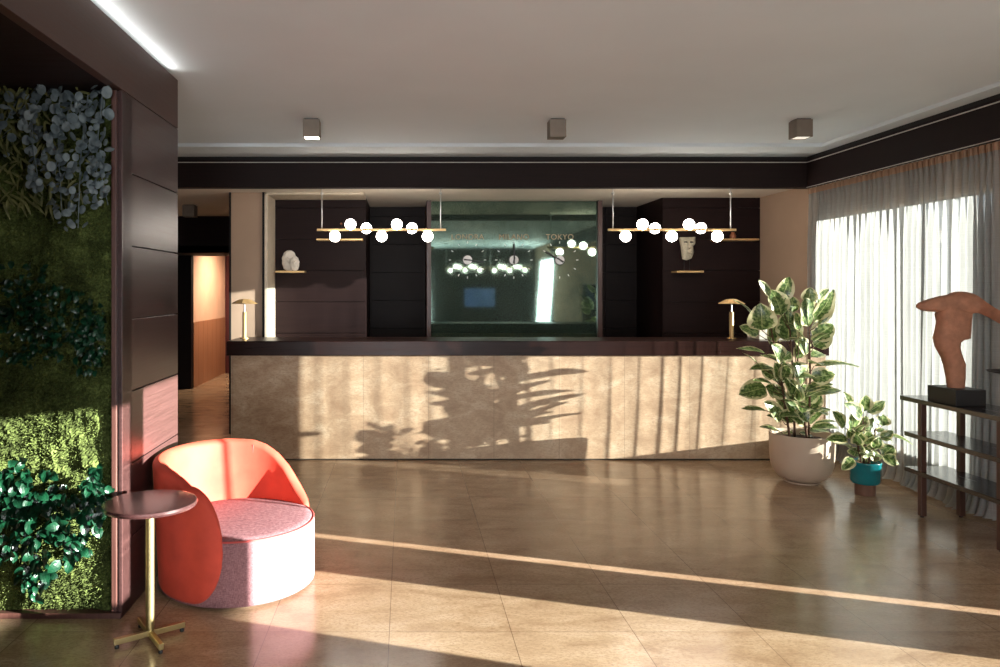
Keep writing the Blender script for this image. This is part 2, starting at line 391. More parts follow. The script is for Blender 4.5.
# rear wall: solid except for the added window
m = MB().box(-4.6, 4.39, -6.15, -6.05, 2.6, CEIL).box(-4.6, -1.3, -6.15, -6.05, 0, 2.6).box(0.8, 4.39, -6.15, -6.05, 0, 2.6)
struct(m.build('wall_rear', 'recess_wood'))
def window(name, y0, y1, z0, z1, bars=(), x=XR+0.07, t=0.03):
    f = MB()
    f.box(x, x+0.04, y0, y0+t, z0, z1).box(x, x+0.04, y1-t, y1, z0, z1).box(x, x+0.04, y0+t, y1-t, z0, z0+t).box(x, x+0.04, y0+t, y1-t, z1-t, z1)
    for y in bars: f.box(x, x+0.04, y-0.025, y+0.025, z0+t, z1-t)
    w = struct(f.build(name, 'window_frame_paint', bevel=0.003))
    MB().box(x+0.017, x+0.021, y0+t, y1-t, z0+t, z1-t).build('pane', 'window_glass', w)
window('window_1', 5.47, 7.62, 0.27, 2.38, (6.0,), t=0.02)
window('window_2', 2.02, 2.82, 0.0, 1.80, t=0.005)
window('window_3', 0.30, 2.00, 0.74, 1.77, t=0.02)
window('window_4', -5.2, -2.9, 0.1, 2.6, (-4.5,))
window('window_6', 2.825, 3.22, 0.76, 1.80, t=0.005)
w = struct(MB().box(-1.3, 0.8, -6.13, -6.09, 0, 0.05).box(-1.3, 0.8, -6.13, -6.09, 2.55, 2.6).box(-0.28, -0.22, -6.13, -6.09, 0.05, 2.55)
    .box(-1.3, -1.24, -6.13, -6.09, 0.05, 2.55).box(0.74, 0.8, -6.13, -6.09, 0.05, 2.55).build('window_5_added', 'window_frame_paint'))  # unseen window added to let fill light in from behind
MB().box(-1.24, 0.74, -6.115, -6.11, 0.05, 2.55).build('pane', 'window_glass', w)

# fascia beam over the counter and along the window side
m = MB().box(-4.6, 4.02, 7.55, 7.66, BB, 2.940)
struct(m.build('beam_front', 'beam_wood'))
struct(MB().box(-4.6, 4.02, 7.565, 7.66, 2.940, CEIL).build('beam_front_recess', 'black_gap'))
struct(MB().box(-4.6, 4.012, 7.541, 7.55, 2.912, 2.919).build('trim_1', 'light_strip'))
struct(MB().box(4.02, 4.07, -2, 7.66, BB, 2.940).build('beam_side', 'beam_wood'))
struct(MB().box(4.03, 4.07, -2, 7.66, 2.940, CEIL).build('beam_side_recess', 'black_gap'))
struct(MB().box(4.011, 4.02, -2, 7.541, 2.912, 2.919).build('trim_2', 'light_strip'))
struct(MB().box(4.012, 4.02, -2, 7.55, BB-0.002, BB+0.003).build('trim_3', 'light_strip'))
struct(MB().box(4.07, 4.39, -2, 7.66, 2.70, 2.74).build('ceiling_pocket', 'soffit_paint'))

# left pier, header and alcove
m = MB()
boards(0.0, 2.65, lambda a_, b_: m.box(XP-0.03, XP, 3.80, 4.72, a_, b_))
boards(0.0, 2.65, lambda a_, b_: m.box(-4.5, XP-0.03, 4.70, 4.72, a_, b_))
struct(m.build('wall_left_panelling', 'pier_wood', bevel=0.0015))
struct(MB().box(-4.5, XP-0.02, 3.98, 4.71, 0, 2.65).build('wall_left', 'black_gap'))
struct(MB().box(XP-0.05, XP, -6, 4.72, 2.653, 2.955).build('wall_left_header', 'header_wood', bevel=0.0015))
struct(MB().box(-4.5, XP-0.05, -6, 4.72, 2.653, 2.70).build('ceiling_alcove', 'dark_wood'))
struct(MB().box(-4.5, XP-0.3, 4.60, 4.72, 2.70, CEIL).build('wall_left_upper', 'header_wood'))
struct(MB().box(-4.6, -4.5, -6, 4.72, 0, CEIL).build('wall_alcove', 'dark_wood'))
m = MB(); boards(0.0, 2.65, lambda a_, b_: m.box(XP-0.08, XP, -6, 2.35, a_, b_)); struct(m.build('wall_left_blocker', 'pier_wood', bevel=0.0015))  # unseen wall added to keep the fill light off the moss
area('cove_light_strip', (XP-0.022, 0.14, 2.9545), (0, math.radians(-112), 0), 0.022, 9.0, 20, (1, 0.97, 0.92))
cl = thing('cove_light', 'hidden white light strip glowing along top of left timber header', 'light', (XP-0.034, 1.2, 2.957))
MB().box(-0.012, 0.012, -5.5, 3.4, -0.001, 0.003).build('housing', 'light_strip', cl)
MB().box(-0.008, 0.008, -5.5, 3.4, 0.003, 0.004).build('light_strip', 'cove_glow', cl)

# back of the reception: beige wall, niche jambs, panelled walls, recesses
YB = 9.08; YR = 10.1
struct(MB().box(-1.98, -1.62, 8.60, 9.2, 0, SOF).build('wall_beige', 'beige_wall'))
struct(MB().box(-2.0, -1.98, 8.585, 9.2, 0, SOF).build('trim_4', 'black_gap'))
m = MB().box(-1.595, -1.56, 8.56, YB, 0, SOF).box(-1.595, -0.469, 8.56, YB, SOF-0.03, SOF)
struct(m.build('trim_5', 'cream_trim', bevel=0.006))
struct(MB().box(-1.62, -1.595, 8.57, 9.0, 0, SOF).build('trim_6', 'black_gap'))
m = MB(); boards(0, SOF-0.03, lambda a_, b_: m.box(-1.56, -0.469, YB, YB+0.03, a_, b_))
m.box(-0.499, -0.469, YB+0.03, YR, 0, SOF)
boards(0, SOF, lambda a_, b_: m.box(3.10, XR, YB, YB+0.03, a_, b_)); m.box(3.10, 3.13, YB+0.03, YR, 0, SOF)
struct(m.build('wall_back_panelling', 'dark_wood', bevel=0.0015))
m = MB(); boards(0, SOF, lambda a_, b_: m.box(-0.469, 0.27, YR, YR+0.03, a_, b_)); boards(0, SOF, lambda a_, b_: m.box(2.44, 2.68, YR, YR+0.03, a_, b_))
boards(0, SOF, lambda a_, b_: m.box(2.685, 3.10, YR, YR+0.03, a_, b_))
struct(m.build('wall_recess', 'recess_wood', bevel=0.0015))
struct(MB().box(-1.9, XR, YR+0.03, YR+0.1, 0, SOF).build('wall_back', 'black_gap'))
struct(MB().box(-1.9, -0.5, YB+0.03, YB+0.08, 0, SOF).box(3.13, XR, YB+0.03, YB+0.08, 0, SOF).build('wall_back_core', 'black_gap'))
struct(MB().box(-2.05, -1.9, 9.2, 16, 0, SOF).build('wall_hall_right', 'recess_wood'))

# hall beyond on the left
struct(MB().box(-6, -2.0, 11.4, 11.5, 2.20, SOF).build('wall_hall_header', 'dark_wood'))
struct(MB().box(-6, -3.53, 12.46, 12.6, 0, 2.2).build('wall_hall_pier', 'recess_wood'))
struct(MB().box(-3.62, -3.53, 12.6, 15.0, 0, 2.5).build('wall_hall_plaster', 'orange_plaster'))
m = MB()
for k in range(8): m.box(-3.58, -3.525, 12.6+k*0.3+0.003, 12.6+(k+1)*0.3-0.003, 0.0, 1.095)
struct(m.build('wall_hall_wainscot', 'orange_wood'))
struct(MB().box(-3.52, -2.0, 14.8, 14.9, 0, 2.5).build('wall_hall_end', 'red_curtain'))
struct(MB().box(-6.0, -5.9, 4.72, 12.5, 0, CEIL).build('wall_hall_left', 'dark_wood'))
spot('hall_lamp', (-2.5, 13.4, 2.4), 190, (1.0, 0.76, 0.56), 150, 0.9, (-3.3, 13.6, 0.8), 0.1)
spot('hall_lamp', (-3.3, 9.9, 2.55), 22, (1.0, 0.72, 0.48), 150, 0.9, (-3.0, 9.9, 0), 0.1)

# ------------------------------------------------------------------ mirror with its wooden side frames and clocks
mr = thing('wall_mirror', 'tall clouded green antique mirror in slim brown frame behind the counter', 'mirror', (1.36, 9.4, 0))
MB().box(-1.036, 1.03, 0, 0.02, 0.0, SOF-0.01).build('mirror_glass', 'antique_mirror', mr)
m = MB().box(-1.09, -1.036, -0.05, 0.68, 0, SOF-0.002); m.build('frame', 'frame_wood', mr, bevel=0.002)
m = MB().box(1.03, 1.085, -0.05, 0.68, 0, SOF-0.002); m.build('frame', 'frame_wood', mr, bevel=0.002)
MB().box(-1.036, 1.03, -0.012, 0.0, 0.985, 1.0).build('ledge', 'steel_wire', mr)
YM = 9.4
def clock(px, city, label, hands, hour):
    c = P(px, 260, YM-0.004)
    t_ = thing('wall_clock', label, 'clock', (c.x, c.y, c.z), group='world clocks on the mirror')
    MB().lathe([(0.052, 0), (0.056, 0.006), (0.056, 0.02), (0.045, 0.026)], 24).build('hub', 'clock_white', t_, smooth=False, auto=35).rotation_euler = (PI/2, 0, 0)
    MB().lathe([(0.066, 0), (0.066, 0.010), (0.060, 0.012)], 24).build('rim', 'black_metal', t_, auto=35).rotation_euler = (PI/2, 0, 0)
    def hand(name, ang, l0, l1, w_, mat, yy):
        q = MB().box(-w_, w_, yy-0.004, yy, l0, l1); o_ = q.build(name, mat, t_); o_.rotation_euler = (0, ang, 0)
    for k in range(12):
        a_ = k*PI/6; q = MB().box(-0.0035, 0.0035, -0.006, 0.0, 0.205, 0.232)
        o_ = q.build('hour_mark', 'clock_white', t_); o_.rotation_euler = (0, a_, 0)
    hand('minute_hand', math.radians(hands[0]), -0.05, 0.20, 0.008, 'black_metal', -0.034)
    hand('hour_hand', math.radians(hands[1]), -0.035, 0.045, 0.009, 'black_metal', -0.029)
    w_ = text('city_name', city, 0.095, 'letter_brass', t_, (0.0, -0.012, 0.283)); w_['label'] = 'raised brass letters reading ' + city
    return t_
clock(467.5, 'LONDRA', 'round clock marked LONDRA with hand pointing right, left on mirror', (98, 275), 0)
clock(513.8, 'MILANO', 'round clock marked MILANO with hand straight up, middle of mirror', (0, 190), 0)
clock(559.6, 'TOKYO', 'round clock marked TOKYO with slanted hand, right on mirror', (300, 128), 0)

# ------------------------------------------------------------------ reception counter
rc = thing('reception_counter', 'long travertine reception counter with dark glossy wooden top', 'counter', (0, 0, 0))
MB().box(-1.68, 4.06, 7.285, 7.345, 0.012, 1.01).build('stone_front', 'travertine_front', rc)
MB().box(-1.68, -1.655, 7.345, 7.95, 0.012, 1.01).build('side_panel', 'black_gap', rc)
MB().box(-1.68, 4.06, 7.30, 7.345, 0.0, 0.012).build('plinth', 'black_gap', rc)
MB().box(-1.715, 4.075, 7.245, 7.86, 1.01, 1.15).build('countertop', 'counter_wood', rc, bevel=0.006)

def desk_lamp(label, px):
    x = (px-405)*7.6/F
    t_ = thing('desk_lamp', label, 'lamp', (x, 7.6, 1.15), group='brass lamps on the counter')
    MB().lathe([(0.045, 0), (0.045, 0.008), (0.022, 0.012)], 24).build('base', 'brass', t_, auto=40)
    MB().lathe([(0.021, 0.012), (0.021, 0.265), (0.017, 0.27)], 20).build('pole', 'brass', t_, auto=40)
    MB().lathe([(0.008, 0.26), (0.008, 0.36)], 12).build('stem', 'steel_wire', t_, auto=40)
    MB().lathe([(0.132, 0.352), (0.134, 0.355), (0.055, 0.396), (0.02, 0.401), (0.0005, 0.401)][::1], 8).build('shade', 'brass', t_)
    return t_
desk_lamp('brass desk lamp with flat conical shade at left end of counter', 244.5)
desk_lamp('brass desk lamp with flat conical shade behind the large potted plant', 731.5)
tag(MB().box(3.50, 3.83, 7.46, 7.72, 1.15, 1.225).box(3.505, 3.825, 7.465, 7.715, 1.232, 1.31).box(3.51, 3.82, 7.47, 7.71, 1.225, 1.232)
    .build('document_box', 'paper_white', bevel=0.004), 'low white paper box on counter beside the right lamp', 'box')

# ------------------------------------------------------------------ pendants
def pendant(label, xc, y, zbar, ztop, rel, half=0.655, capdx=0.0, rz=0, group='globe pendant lamps over the counter'):
    t_ = thing('pendant_light', label, 'pendant light', (xc, y, ztop), rz, group)
    zb = zbar-ztop
    MB().box(-half, half, -0.012, 0.012, zb-0.012, zb+0.012).build('bar', 'brass', t_, bevel=0.003)
    for sx_ in (-half+0.05, half-0.055):
        MB().tube([(sx_, 0, zb), (sx_, 0, 0)], 0.006, 8).build('rod', 'steel_wire', t_, smooth=True)
        MB().lathe([(0.028, -0.02), (0.03, -0.018), (0.03, 0)], 20, (sx_, 0, 0)).build('canopy', 'steel_wire', t_, auto=40)
        MB().lathe([(0.0005, -0.0), (0.014, 0.004), (0.016, 0.014), (0.014, 0.024), (0.0005, 0.028)], 12, (sx_, 0, zb+0.36)).build('joint', 'steel_wire', t_, smooth=True)
    for k, (dx, kind) in enumerate(rel):
        oy, oz = {'d': (0, -0.067), 'u': (0, 0.055), 'b': (0.075, 0.022)}[kind]
        prof = [(max(0.0004, 0.056*math.sin(PI*j/14)), -0.056*math.cos(PI*j/14)) for j in range(15)]
        MB().lathe(prof, 24, (dx, oy, zb+oz)).build('globe', 'globe_glow', t_, smooth=True)
        if kind == 'b':
            MB().tube([(dx, -0.016, zb+0.004), (dx, oy*0.3, zb+0.010)], 0.014, 12).build('fitting', 'brass', t_, smooth=True)
        else:
            s_ = -1 if kind == 'd' else 1
            MB().lathe([(0.014, zb+s_*0.010), (0.012, zb+s_*0.022)], 12, (dx, 0, 0)).build('fitting', 'brass', t_, auto=40)
    return t_
YP = 7.75
def rx(lst, px0, px1): 
    c = (px0+px1)/2.0
    return [((p-c)*YP/F, k) for p, k in lst], (c-405)*YP/F, (px1-px0)/2*YP/F
rel, xc, hw = rx([(335, 'd'), (350.5, 'u'), (366, 'b'), (381.7, 'd'), (396.8, 'u'), (412, 'b'), (427.6, 'd')], 317, 446)
pendant('brass bar pendant with seven white globes left of the mirror', xc, YP, H+59.2*YP/F, SOF, rel, hw)
rel, xc, hw = rx([(625.5, 'd'), (642.5, 'u'), (657.4, 'b'), (671.7, 'd'), (689, 'u'), (703.8, 'b'), (717.3, 'd')], 608, 736)
pendant('brass bar pendant with seven white globes right of the mirror', xc, YP, H+59.2*YP/F, SOF, rel, hw)
for x_, lb in ((1.75, 'rear globe pendant seen dimly in the left half of the mirror'), (3.05, 'rear globe pendant seen dimly in the middle of the mirror')):
    pendant(lb, x_, -3.2, 2.26, CEIL, rel, hw, rz=0.5, group='globe pendant lamps reflected in the mirror')

# ------------------------------------------------------------------ ceiling cube lamps
def cube_lamp(label, x, y, z, glow, s_=0.064, h_=0.147):
    t_ = thing('ceiling_spotlight', label, 'ceiling light', (x, y, z), group='cube spotlights on the ceiling')
    MB().box(-s_*0.85, s_*0.85, -s_*0.85, s_*0.85, -0.008, 0).build('mounting_plate', 'black_metal', t_)
    w_ = 0.006
    q = MB().box(-s_, s_, -s_, -s_+w_, -h_, -0.008).box(-s_, s_, s_-w_, s_, -h_, -0.008).box(-s_, -s_+w_, -s_+w_, s_-w_, -h_, -0.008).box(s_-w_, s_, -s_+w_, s_-w_, -h_, -0.008)
    q.box(-s_+w_, s_-w_, -s_+w_, s_-w_, -0.02, -0.008)
    q.build('housing', 'lamp_box_metal', t_)
    MB().box(-s_+w_, s_-w_, -s_+w_, s_-w_, -h_+0.004, -h_+0.012).build('lens', glow, t_)
    return t_
cube_lamp('bronze cube ceiling spotlight, the brightly lit one above left end of counter', -0.745, 6.05, CEIL, 'lamp_glow')
cube_lamp('bronze cube ceiling spotlight, unlit, above the middle of the room', 1.215, 6.05, CEIL, 'lamp_box_metal')
cube_lamp('bronze cube ceiling spotlight, dimly lit, near the curtain side', 3.17, 6.05, CEIL, 'lamp_dim')
cube_lamp('grey cube ceiling spotlight over the hallway beyond the pier', -2.82, 9.9, SOF, 'lamp_box_metal', 0.078, 0.155)
spot('ceiling_spot', (-0.745, 6.05, CEIL-0.16), 12, (1, 0.88, 0.72), 80, 0.6, (-0.745, 6.05, 0))

# ------------------------------------------------------------------ niche shelves and ornaments
def shelf(label, x0, x1, z, d=0.19):
    xm = (x0+x1)/2
    t_ = thing('wall_shelf', label, 'shelf', (xm, YB, z), group='brass shelves behind the counter')
    MB().box(x0-xm, x1-xm, -d, 0, -0.022, 0).build('board', 'brass', t_, bevel=0.002)
    return t_
sh = 8.95/F
shelf('short brass shelf holding the white carved heads', (276-405)*sh, (305-405)*sh, 1.865)
shelf('long brass shelf at left, crossing behind the left pendant', (317-405)*sh, (363-405)*sh, 2.245)
shelf('short brass shelf under the stone mask', (675-405)*sh, (702-405)*sh, 1.865)
shelf('long brass shelf at upper right holding the brown pot', (715-405)*sh, (757-405)*sh, 2.245)
def carved(name, label, cx, cy, z, rx_, rz_, mat='stone_white', grp=None, seed=1):
    m_ = MB(); nu, nv = 28, 20; vs = []; fs = []
    for i in range(nv+1):
        ph = PI*i/nv
        for k in range(nu):
            th = 2*PI*k/nu
            r1 = 1+0.05*math.sin(ph*11)*(1 if math.sin(th) < 0.4 else 0.3)+0.06*mnoise.noise(Vector((math.cos(th)*2, math.sin(th)*2, ph*2+seed)))
            vs.append((rx_*math.sin(ph)**0.8*math.cos(th)*r1, 0.45*rx_*math.sin(ph)**0.8*math.sin(th)*r1, rz_*(1-math.cos(ph))))
    for i in range(nv):
        for k in range(nu):
            a = i*nu+k; b = i*nu+(k+1) % nu; fs.append((a, b, b+nu, a+nu))
    m_.add(vs, fs); m_.tube([(-0.2*rx_, -0.42*rx_, rz_*1.3), (0.0, -0.56*rx_, rz_*1.0), (0.05*rx_, -0.46*rx_, rz_*0.7)], [0.012, 0.018, 0.008], 8)
    for sx_ in (-0.35, 0.35):
        m_.tube([(sx_*rx_-0.012, -0.42*rx_, rz_*1.2), (sx_*rx_+0.012, -0.42*rx_, rz_*1.2)], 0.007, 6)
    o_ = m_.build(name, mat, smooth=True); o_.location = (cx, cy, z)
    tag(o_, label, 'sculpture', grp); return o_
carved('carved_head', 'larger white carved head with ridges on the left short shelf', (288.3-405)*sh, 9.02, 1.862, 0.088, 0.125, seed=1)
carved('carved_head', 'smaller white carved head in front of the larger one', (294.5-405)*sh+0.008, 8.935, 1.862, 0.052, 0.088, seed=5)
wf = thing('wire_ornament', 'thin dark wire ornament standing on the long left shelf', 'ornament', ((341.5-405)*sh, 9.0, 2.245))
MB().lathe([(0.02, 0), (0.02, 0.006)], 14).build('base', 'black_metal', wf)
MB().tube([(0, 0, 0.005), (0.006, 0, 0.10), (-0.004, 0, 0.17)], 0.004, 6).build('wire', 'black_metal', wf)
MB().lathe([(0.0005, 0), (0.012, 0.006), (0.015, 0.016), (0.011, 0.026), (0.0005, 0.03)], 12, (-0.008, 0, 0.168)).build('finial', 'copper_clay', wf, smooth=True)
# stone mask on a two-legged stand
mk = thing('stone_mask', 'pale rough stone mask raised on thin black stand', 'sculpture', ((688-405)*sh, 8.99, 1.865))
out = [(-0.092, 0.40), (0.10, 0.405), (0.10, 0.33), (0.075, 0.30), (0.078, 0.22), (0.05, 0.15), (-0.01, 0.125), (-0.055, 0.14), (-0.066, 0.22), (-0.072, 0.30)]
vs = []; k_ = len(out)
for yy, sc_ in ((0.03, 0.9), (-0.015, 1.0), (-0.045, 0.78), (-0.06, 0.4)):
    for (x_, z_) in out: vs.append(((x_)*sc_+mnoise.noise(Vector((x_*30, yy*30, z_*30)))*0.008, yy, 0.27+(z_-0.27)*sc_))
fs = [tuple(range(k_))]
for r_ in range(3):
    for i in range(k_): fs.append((r_*k_+i, r_*k_+(i+1) % k_, (r_+1)*k_+(i+1) % k_, (r_+1)*k_+i))
fs.append(tuple(3*k_+i for i in range(k_)))
q = MB().add(vs, fs)
q.tube([(-0.005, -0.058, 0.34), (0.0, -0.085, 0.27), (0.0, -0.055, 0.255)], [0.012, 0.018, 0.01], 8)
q.tube([(-0.025, -0.062, 0.215), (0.03, -0.062, 0.212)], 0.009, 6)
q.build('mask', 'mask_stone', mk, auto=50)
for sx_, sz_ in ((-0.045, 0.34), (0.045, 0.34)):
    MB().tube([(sx_*1.2, -0.062, sz_), (sx_*0.4, -0.066, sz_)], 0.008, 6).build('eye', 'black_metal', mk)
    MB().tube([(sx_*0.72, 0, 0.0), (sx_*0.72, 0, 0.17)], 0.004, 6).build('stand_rod', 'black_metal', mk)
MB().box(-0.05, 0.05, -0.03, 0.03, 0, 0.006).build('stand_base', 'black_metal', mk)
q = MB().lathe([(0.022, 0), (0.035, 0.012), (0.037, 0.04), (0.028, 0.06), (0.018, 0.068), (0.02, 0.08), (0.015, 0.08)], 20)
o_ = q.build('clay_pot', 'copper_clay', auto=40); o_.location = ((734-405)*sh, 8.98, 2.245)
tag(o_, 'small brown clay pot on the upper right shelf', 'pot')

# ------------------------------------------------------------------ sheer curtain
def curtain():
    t_ = thing('sheer_curtain', 'long white sheer linen curtain gathered over the right window', 'curtain', (4.185, 6.45, 0))
    y0, y1 = -1.14, 1.36; NU, NV = 900, 56; rng = random.Random(4)
    base = np.zeros(NU+1); ys = np.linspace(y0, y1, NU+1); ph = 0; phs = []
    per = [rng.uniform(0.045, 0.105) for _ in range(200)]; amp = [rng.uniform(0.55, 1.15) for _ in range(200)]
    phv = []; av = []; acc = 0; k = 0
    for y in ys:
        while y-y0 > acc+per[k]: acc += per[k]; k += 1
        f_ = (y-y0-acc)/per[k]; phv.append(2*PI*(k+f_)); av.append(amp[k]*(1-f_)+amp[k+1]*f_)
    phv = np.array(phv); av = np.array(av)
    vs = []; fs = []
    ztop = 2.675
    for j in range(NV+1):
        v_ = j/NV; z = ztop*(1-v_**0.92)+0.012*v_
        A = 0.010+0.032*min(1, (v_*5))+0.010*v_
        for i in range(NU+1):
            y = ys[i]; wob = 0.018*math.sin(3.1*v_+y*3.0)*v_
            x = A*av[i]*math.sin(phv[i]+0.5*math.sin(y*5+v_*2.5)*v_)+0.015*math.sin(y*4.2+v_*3)*v_
            zz = z
            if v_ < 0.03: x += 0.006*math.sin(phv[i]*3)
            if v_ > 0.955:
                q_ = (v_-0.955)/0.045; x -= q_*(0.03+0.025*av[i]+0.015*math.sin(y*13)); zz = z*(1-q_)+q_*(0.014+0.03*abs(math.sin(phv[i]*0.5+y*3))*(1-q_*0.5))
            vs.append((x, y+wob+0.35*A*math.cos(phv[i])*v_, zz))
    W = NU+1
    for j in range(NV):
        for i in range(NU): fs.append((j*W+i, j*W+i+1, (j+1)*W+i+1, (j+1)*W+i))
    MB().add(vs, fs).build('fabric', 'sheer_linen', t_, smooth=True)
    vs = []; fs = []
    for j, z in enumerate((2.69, 2.66, 2.632)):
        for i in range(NU+1):
            vs.append((-0.004+0.014*av[i]*math.sin(phv[i]*1.0)+0.006*math.sin(phv[i]*3), ys[i], z))
    for j in range(2):
        for i in range(NU): fs.append((j*W+i, j*W+i+1, (j+1)*W+i+1, (j+1)*W+i))
    o_ = MB().add(vs, fs).build('header_tape', 'curtain_tape', t_, smooth=True)
    MB().box(-0.02, 0.02, y0, y1, 2.692, 2.70).build('track', 'light_strip', t_)
curtain()

# ------------------------------------------------------------------ leaves and potted plants
def leaf(m, base, tip, w, up, curl=0.15, fold=0.25, seed=0, nl=9, tipw=0.72):
    """one leaf blade as a curved grid, UV x across, y along"""
    base = Vector(base); tip = Vector(tip); d = tip-base; L = d.length; t_ = d.normalized()
    up = Vector(up); nrm = (up-t_*up.dot(t_)); nrm = nrm.normalized() if nrm.length > 1e-4 else Vector((0, -1, 0))
    s = t_.cross(nrm).normalized(); vs = []; fs = []; uv = []
    for i in range(nl):
        q = i/(nl-1); prof = (math.sin(PI*min(1, q**tipw)))**0.62 if 0 < q < 1 else 0.02
        hw = w*0.68*prof; c_ = base+t_*(L*q)+nrm*(curl*L*math.sin(PI*q))
        for k, a_ in enumerate((-1, -0.5, 0, 0.5, 1)):
            vs.append(c_+s*(hw*a_)+nrm*(fold*hw*abs(a_)**1.5*(1-0.3*q))+nrm*(0.04*w*math.sin(q*9+seed+a_*2)*abs(a_)))
            uv.append(((a_+1)/2, q))
    for i in range(nl-1):
        for k in range(4): fs.append((i*5+k, i*5+k+1, (i+1)*5+k+1, (i+1)*5+k))
    m.add(vs, fs, uv)

def zl(lst, ox, oy, sc_):
    return [(ox+a*sc_, oy+b*sc_, ox+c_*sc_, oy+d*sc_, w*sc_, face) for (a, b, c_, d, w, face) in lst]
big = zl([(190,170,135,95,34,'f'),(240,190,285,80,62,'f'),(245,262,195,140,84,'f'),(152,335,146,205,98,'f'),(112,272,15,190,32,'u'),
 (275,385,275,235,92,'f'),(135,355,45,315,46,'f'),(190,400,207,262,60,'f'),(165,442,28,422,42,'u'),(150,515,58,440,28,'u'),
 (375,315,358,178,98,'f'),(400,285,495,140,62,'f'),(370,200,385,130,56,'f'),(415,205,472,138,44,'b'),(420,305,497,190,40,'f'),
 (395,372,492,308,74,'f'),(400,412,482,345,66,'f'),(400,506,617,510,40,'u'),(385,562,500,545,62,'f'),(385,645,532,622,62,'u'),
 (172,608,42,642,78,'d'),(205,592,108,575,44,'u'),(212,562,148,520,46,'f'),(232,562,212,488,56,'d'),(352,582,298,488,84,'d'),
 (272,562,255,488,64,'f'),(372,442,303,368,62,'f'),(300,250,285,170,60,'f'),(330,330,310,250,50,'f'),(300,640,260,560,60,'f'),
 (250,480,200,400,60,'f'),(320,470,330,390,55,'f'),(250,470,290,440,50,'f'),(220,640,170,600,55,'f')], 730, 260, .21)
big += zl([(168,192,52,186,40,'u'),(247,236,163,148,62,'f'),(242,296,138,272,42,'u'),(388,186,482,192,32,'u'),(400,258,512,246,22,'u'),
 (322,212,258,138,54,'f'),(358,245,284,218,52,'f'),(380,292,472,292,42,'u'),(260,120,190,90,60,'f'),(300,150,330,70,60,'f'),
 (360,150,410,90,55,'f'),(300,300,240,310,44,'u'),(330,300,400,320,40,'u'),(240,200,300,250,50,'f'),(330,180,370,250,44,'f')], 730, 370, .21)
def potted(name, label, c, scale, lst, seed, stems, pot_fn, zsoil, nrand, rspread, zr, wr):
    t_ = thing(name, label, 'potted plant', c); pot_fn(t_)
    rng = random.Random(seed); m = MB(); ms = MB(); Y0 = c[1]
    def stem_at(z):
        best = None
        return rng.choice(stems)
    for (bx, by, tx, ty, w, face) in lst:
        dy = rng.uniform(-0.10, 0.10)*scale
        b = P(bx, by, Y0+dy*0.6); 
        lx = {'u': rng.uniform(-0.04, 0.04), 'f': rng.uniform(-0.06, 0.03), 'b': 0.06, 'd': -0.03}[face]
        tt = P(tx, ty, Y0+dy+lx*scale)
        b -= Vector(c); tt -= Vector(c)
        up = {'u': (rng.uniform(-.2, .2), -0.35, 1.0), 'f': (rng.uniform(-.35, .35), -1.0, 0.35), 'b': (0, 1, 0.5), 'd': (0, -0.9, 0.6)}[face]
        leaf(m, b, tt, w*Y0/F, up, curl=rng.uniform(0.04, 0.10), fold=0.22, seed=rng.random()*9)
        s0, s1 = min(stems, key=lambda s_: abs(s_[0][0]+(s_[1][0]-s_[0][0])*min(1, max(0, (b.z-s_[0][2])/(s_[1][2]-s_[0][2])))-b.x))
        f_ = min(1, max(0, (b.z-0.06*scale-s0[2])/(s1[2]-s0[2]))); sp_ = Vector(s0).lerp(Vector(s1), f_)
        ms.tube([sp_, (sp_+b)/2+Vector((0, 0, -0.01)), b], [0.005*scale, 0.004*scale, 0.003*scale], 5)
    for k in range(nrand):
        s0, s1 = rng.choice(stems); f_ = rng.uniform(zr[0], zr[1]); b = Vector(s0).lerp(Vector(s1), f_)
        a_ = rng.uniform(0, 2*PI); el = rng.uniform(-0.1, 0.9); L = rng.uniform(*wr); d_ = Vector((math.cos(a_)*math.cos(el)*rspread, math.sin(a_)*math.cos(el), math.sin(el)))
        b2 = b+d_*0.05*scale
        leaf(m, b2, b2+d_*L, L*0.42, (0.2, -0.5, 1), curl=0.08, fold=0.22, seed=k)
        ms.tube([b, b2], 0.003*scale, 5)
    for s0, s1 in stems:
        mid = Vector(s0).lerp(Vector(s1), .5)+Vector((0.012, 0, 0))*scale
        ms.tube([s0, mid, s1], [0.011*scale, 0.009*scale, 0.006*scale], 8)
    ms.build('stem', 'bark', t_, smooth=True)
    m.build('foliage', 'variegated_leaf', t_, smooth=True)
    return t_
PB = (3.40, 6.47, 0)
def pot_big(t_):
    prof = [(0.10, 0.012), (0.135, 0.018), (0.185, 0.045), (0.222, 0.09), (0.243, 0.15), (0.250, 0.21), (0.254, 0.30), (0.257, 0.412), (0.252, 0.418), (0.240, 0.412), (0.234, 0.36)]
    MB().lathe(prof, 48).build('pot', 'clay_pot', t_, smooth=True)
    MB().lathe([(0.234, 0.36), (0.12, 0.372), (0.001, 0.368)], 24).build('soil', 'soil', t_, smooth=True)
    MB().lathe([(0.13, 0.0), (0.14, 0.003), (0.14, 0.012)], 32).build('saucer', 'clay_pot', t_, auto=40)
def LP(px, py, c): q = P(px, py, c[1])-Vector(c); return (q.x, q.y, q.z)
potted('potted_rubber_plant', 'tall variegated rubber plant in large round beige pot before the counter', PB, 1.0, big, 3,
       [((-0.10, 0.0, .36), LP(771, 328, PB)), ((0.07, 0.02, .36), LP(809, 318, PB)), ((-0.04, 0.04, .36), LP(790, 330, PB)), ((0.02, -0.05, .36), LP(797, 380, PB))],
       pot_big, .36, 34, 1.0, (0.12, 0.9), (0.17, 0.27))
PSm = (3.70, 6.07, 0)
